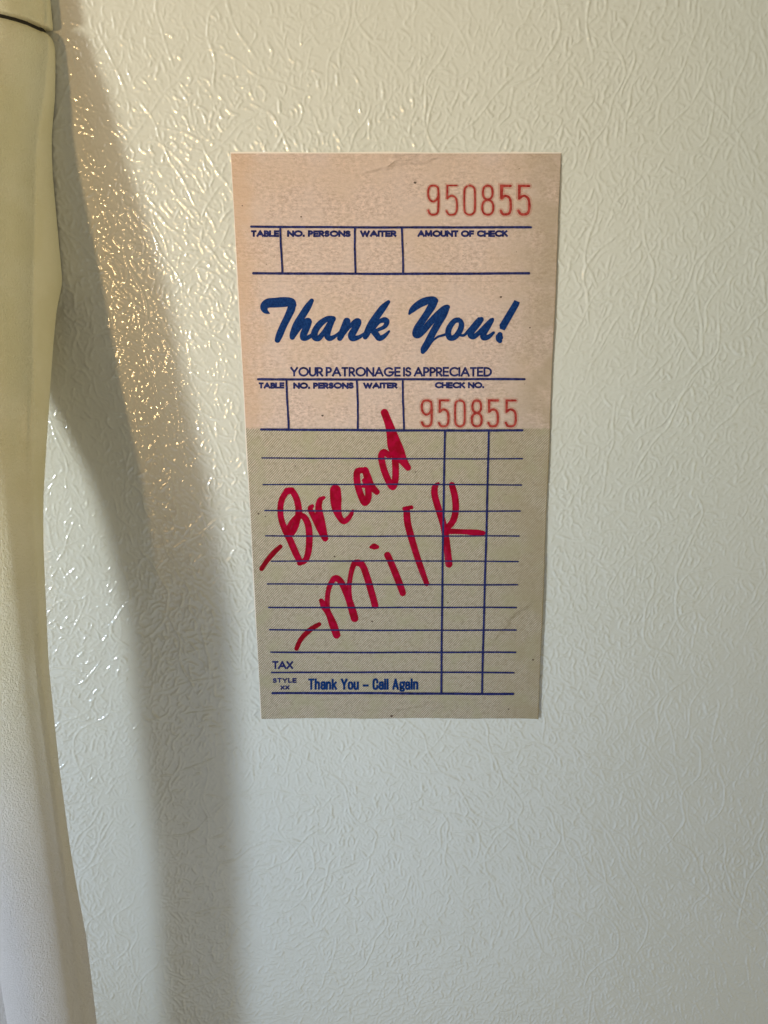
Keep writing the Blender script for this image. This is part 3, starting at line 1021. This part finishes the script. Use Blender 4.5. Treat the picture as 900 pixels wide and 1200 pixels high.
# You!
sk(z5([(30, 178, 18), (50, 150, 44), (95, 112, 56), (150, 84, 60), (205, 72, 52), (225, 80, 46)]))
sk(z5([(222, 80, 50), (200, 120, 60), (165, 175, 54), (125, 235, 54), (90, 290, 56), (80, 330, 56), (100, 335, 52), (140, 300, 48), (190, 240, 50), (250, 180, 54), (300, 138, 52), (318, 128, 36)]))
sk(z5([(315, 128, 40), (290, 180, 52), (245, 255, 54), (205, 325, 54), (170, 395, 56), (140, 445, 52), (132, 464, 34)]))
sk(z5([(150, 450, 20), (205, 385, 14), (245, 352, 18), (290, 338, 20), (320, 325, 18)]))
sk(z5([(400, 225, 40), (370, 232, 40), (335, 275, 44), (322, 320, 46), (335, 358, 44), (370, 355, 42), (405, 315, 44), (422, 268, 42), (415, 235, 38), (395, 226, 34)]))
sk(z5([(400, 335, 20), (440, 340, 22), (480, 300, 24), (530, 240, 24), (555, 220, 34)]))
sk(z5([(572, 220, 38), (545, 255, 46), (505, 305, 46), (490, 335, 46), (510, 352, 40), (545, 330, 36), (590, 285, 36), (640, 235, 36), (655, 222, 28)]))
sk(z5([(650, 228, 36), (620, 275, 46), (590, 325, 48), (590, 356, 46), (625, 352, 36), (665, 320, 20)]))
s.poly([(475 + a * .15556, 340 + b * .15556) for a, b in ((822, 74), (862, 92), (852, 120), (748, 304), (712, 292), (708, 262))], lvl=6.3)
s.ribbon(catmull(z5([(712, 335, 40), (708, 352, 56), (708, 372, 52), (712, 382, 36)]), 5), lvl=6.9)
s.build('script_heading', M_BLUE, 'brush script heading Thank You!')

# ---- numbering-machine digits
DIG = {
    '9': [[(.95, .64)] + [(.93, .60), (.80, .52), (.5, .45), (.18, .52), (.03, .66), (.03, .84), (.2, .97), (.5, 1), (.8, .97), (.97, .84), (.97, .20), (.82, .04), (.5, 0), (.2, .03), (.03, .15)]],
    '5': [[(.97, 1), (.10, 1), (.08, .60)], [(.08, .56), (.30, .63), (.55, .65), (.85, .58), (.97, .44), (.97, .18), (.82, .04), (.5, 0), (.2, .02), (.02, .13)]],
    '0': [[(.5, 1), (.18, .95), (.03, .80), (.03, .20), (.18, .05), (.5, 0), (.82, .05), (.97, .20), (.97, .80), (.82, .95), (.5, 1)]],
    '8': [[(.5, 1), (.2, .96), (.06, .84), (.06, .68), (.2, .57), (.5, .52), (.8, .57), (.94, .68), (.94, .84), (.8, .96), (.5, 1)],
          [(.5, .52), (.17, .46), (.0, .34), (.0, .16), (.17, .04), (.5, 0), (.83, .04), (1.0, .16), (1.0, .34), (.83, .46), (.5, .52)]],
}


def digits(cells, y0, y1, ws):
    k = Ink(); hl = Ink()
    for (ch, x0, x1), w_ in zip(cells, ws):
        for st in DIG[ch]:
            q = [(x0 + w_ / 2 + a * (x1 - x0 - w_), y1 - w_ / 2 - b * (y1 - y0 - w_), w_) for a, b in st]
            if len(st) > 3: q = catmull(q, 4)
            k.ribbon([(a, b, c * rg.uniform(.80, 1.04)) for a, b, c in q], lvl=5 + k.n % 3)
            hl.ribbon([(a, b, c * 2.2) for a, b, c in q], lvl=(hl.n % 12) * .4)
    return k, hl


for lab, cells, y0, y1, ws in (
    ('red check number 950855 at the top', [('9', 500.2, 515.2), ('5', 521.8, 536.8), ('0', 542.6, 558), ('8', 564, 579), ('5', 585, 600.2), ('5', 605.6, 622)], 216.3, 253, [2.5, 2.3, 2.4, 2.6, 3.2, 3.3]),
    ('red check number 950855 above the writing lines', [('9', 492.6, 507.4), ('5', 512.8, 527), ('0', 531.8, 546), ('8', 551.6, 565.6), ('5', 570.6, 585), ('5', 591, 606)], 467.8, 501, [2.9, 2.8, 2.6, 2.9, 2.9, 3.0])):
    k, hl = digits(cells, y0, y1, ws)
    o = k.build('check_number', M_RED, lab)
    h = hl.build('ink_bleed', M_HALO)
    h.parent = o
print('objects', len(bpy.data.objects))
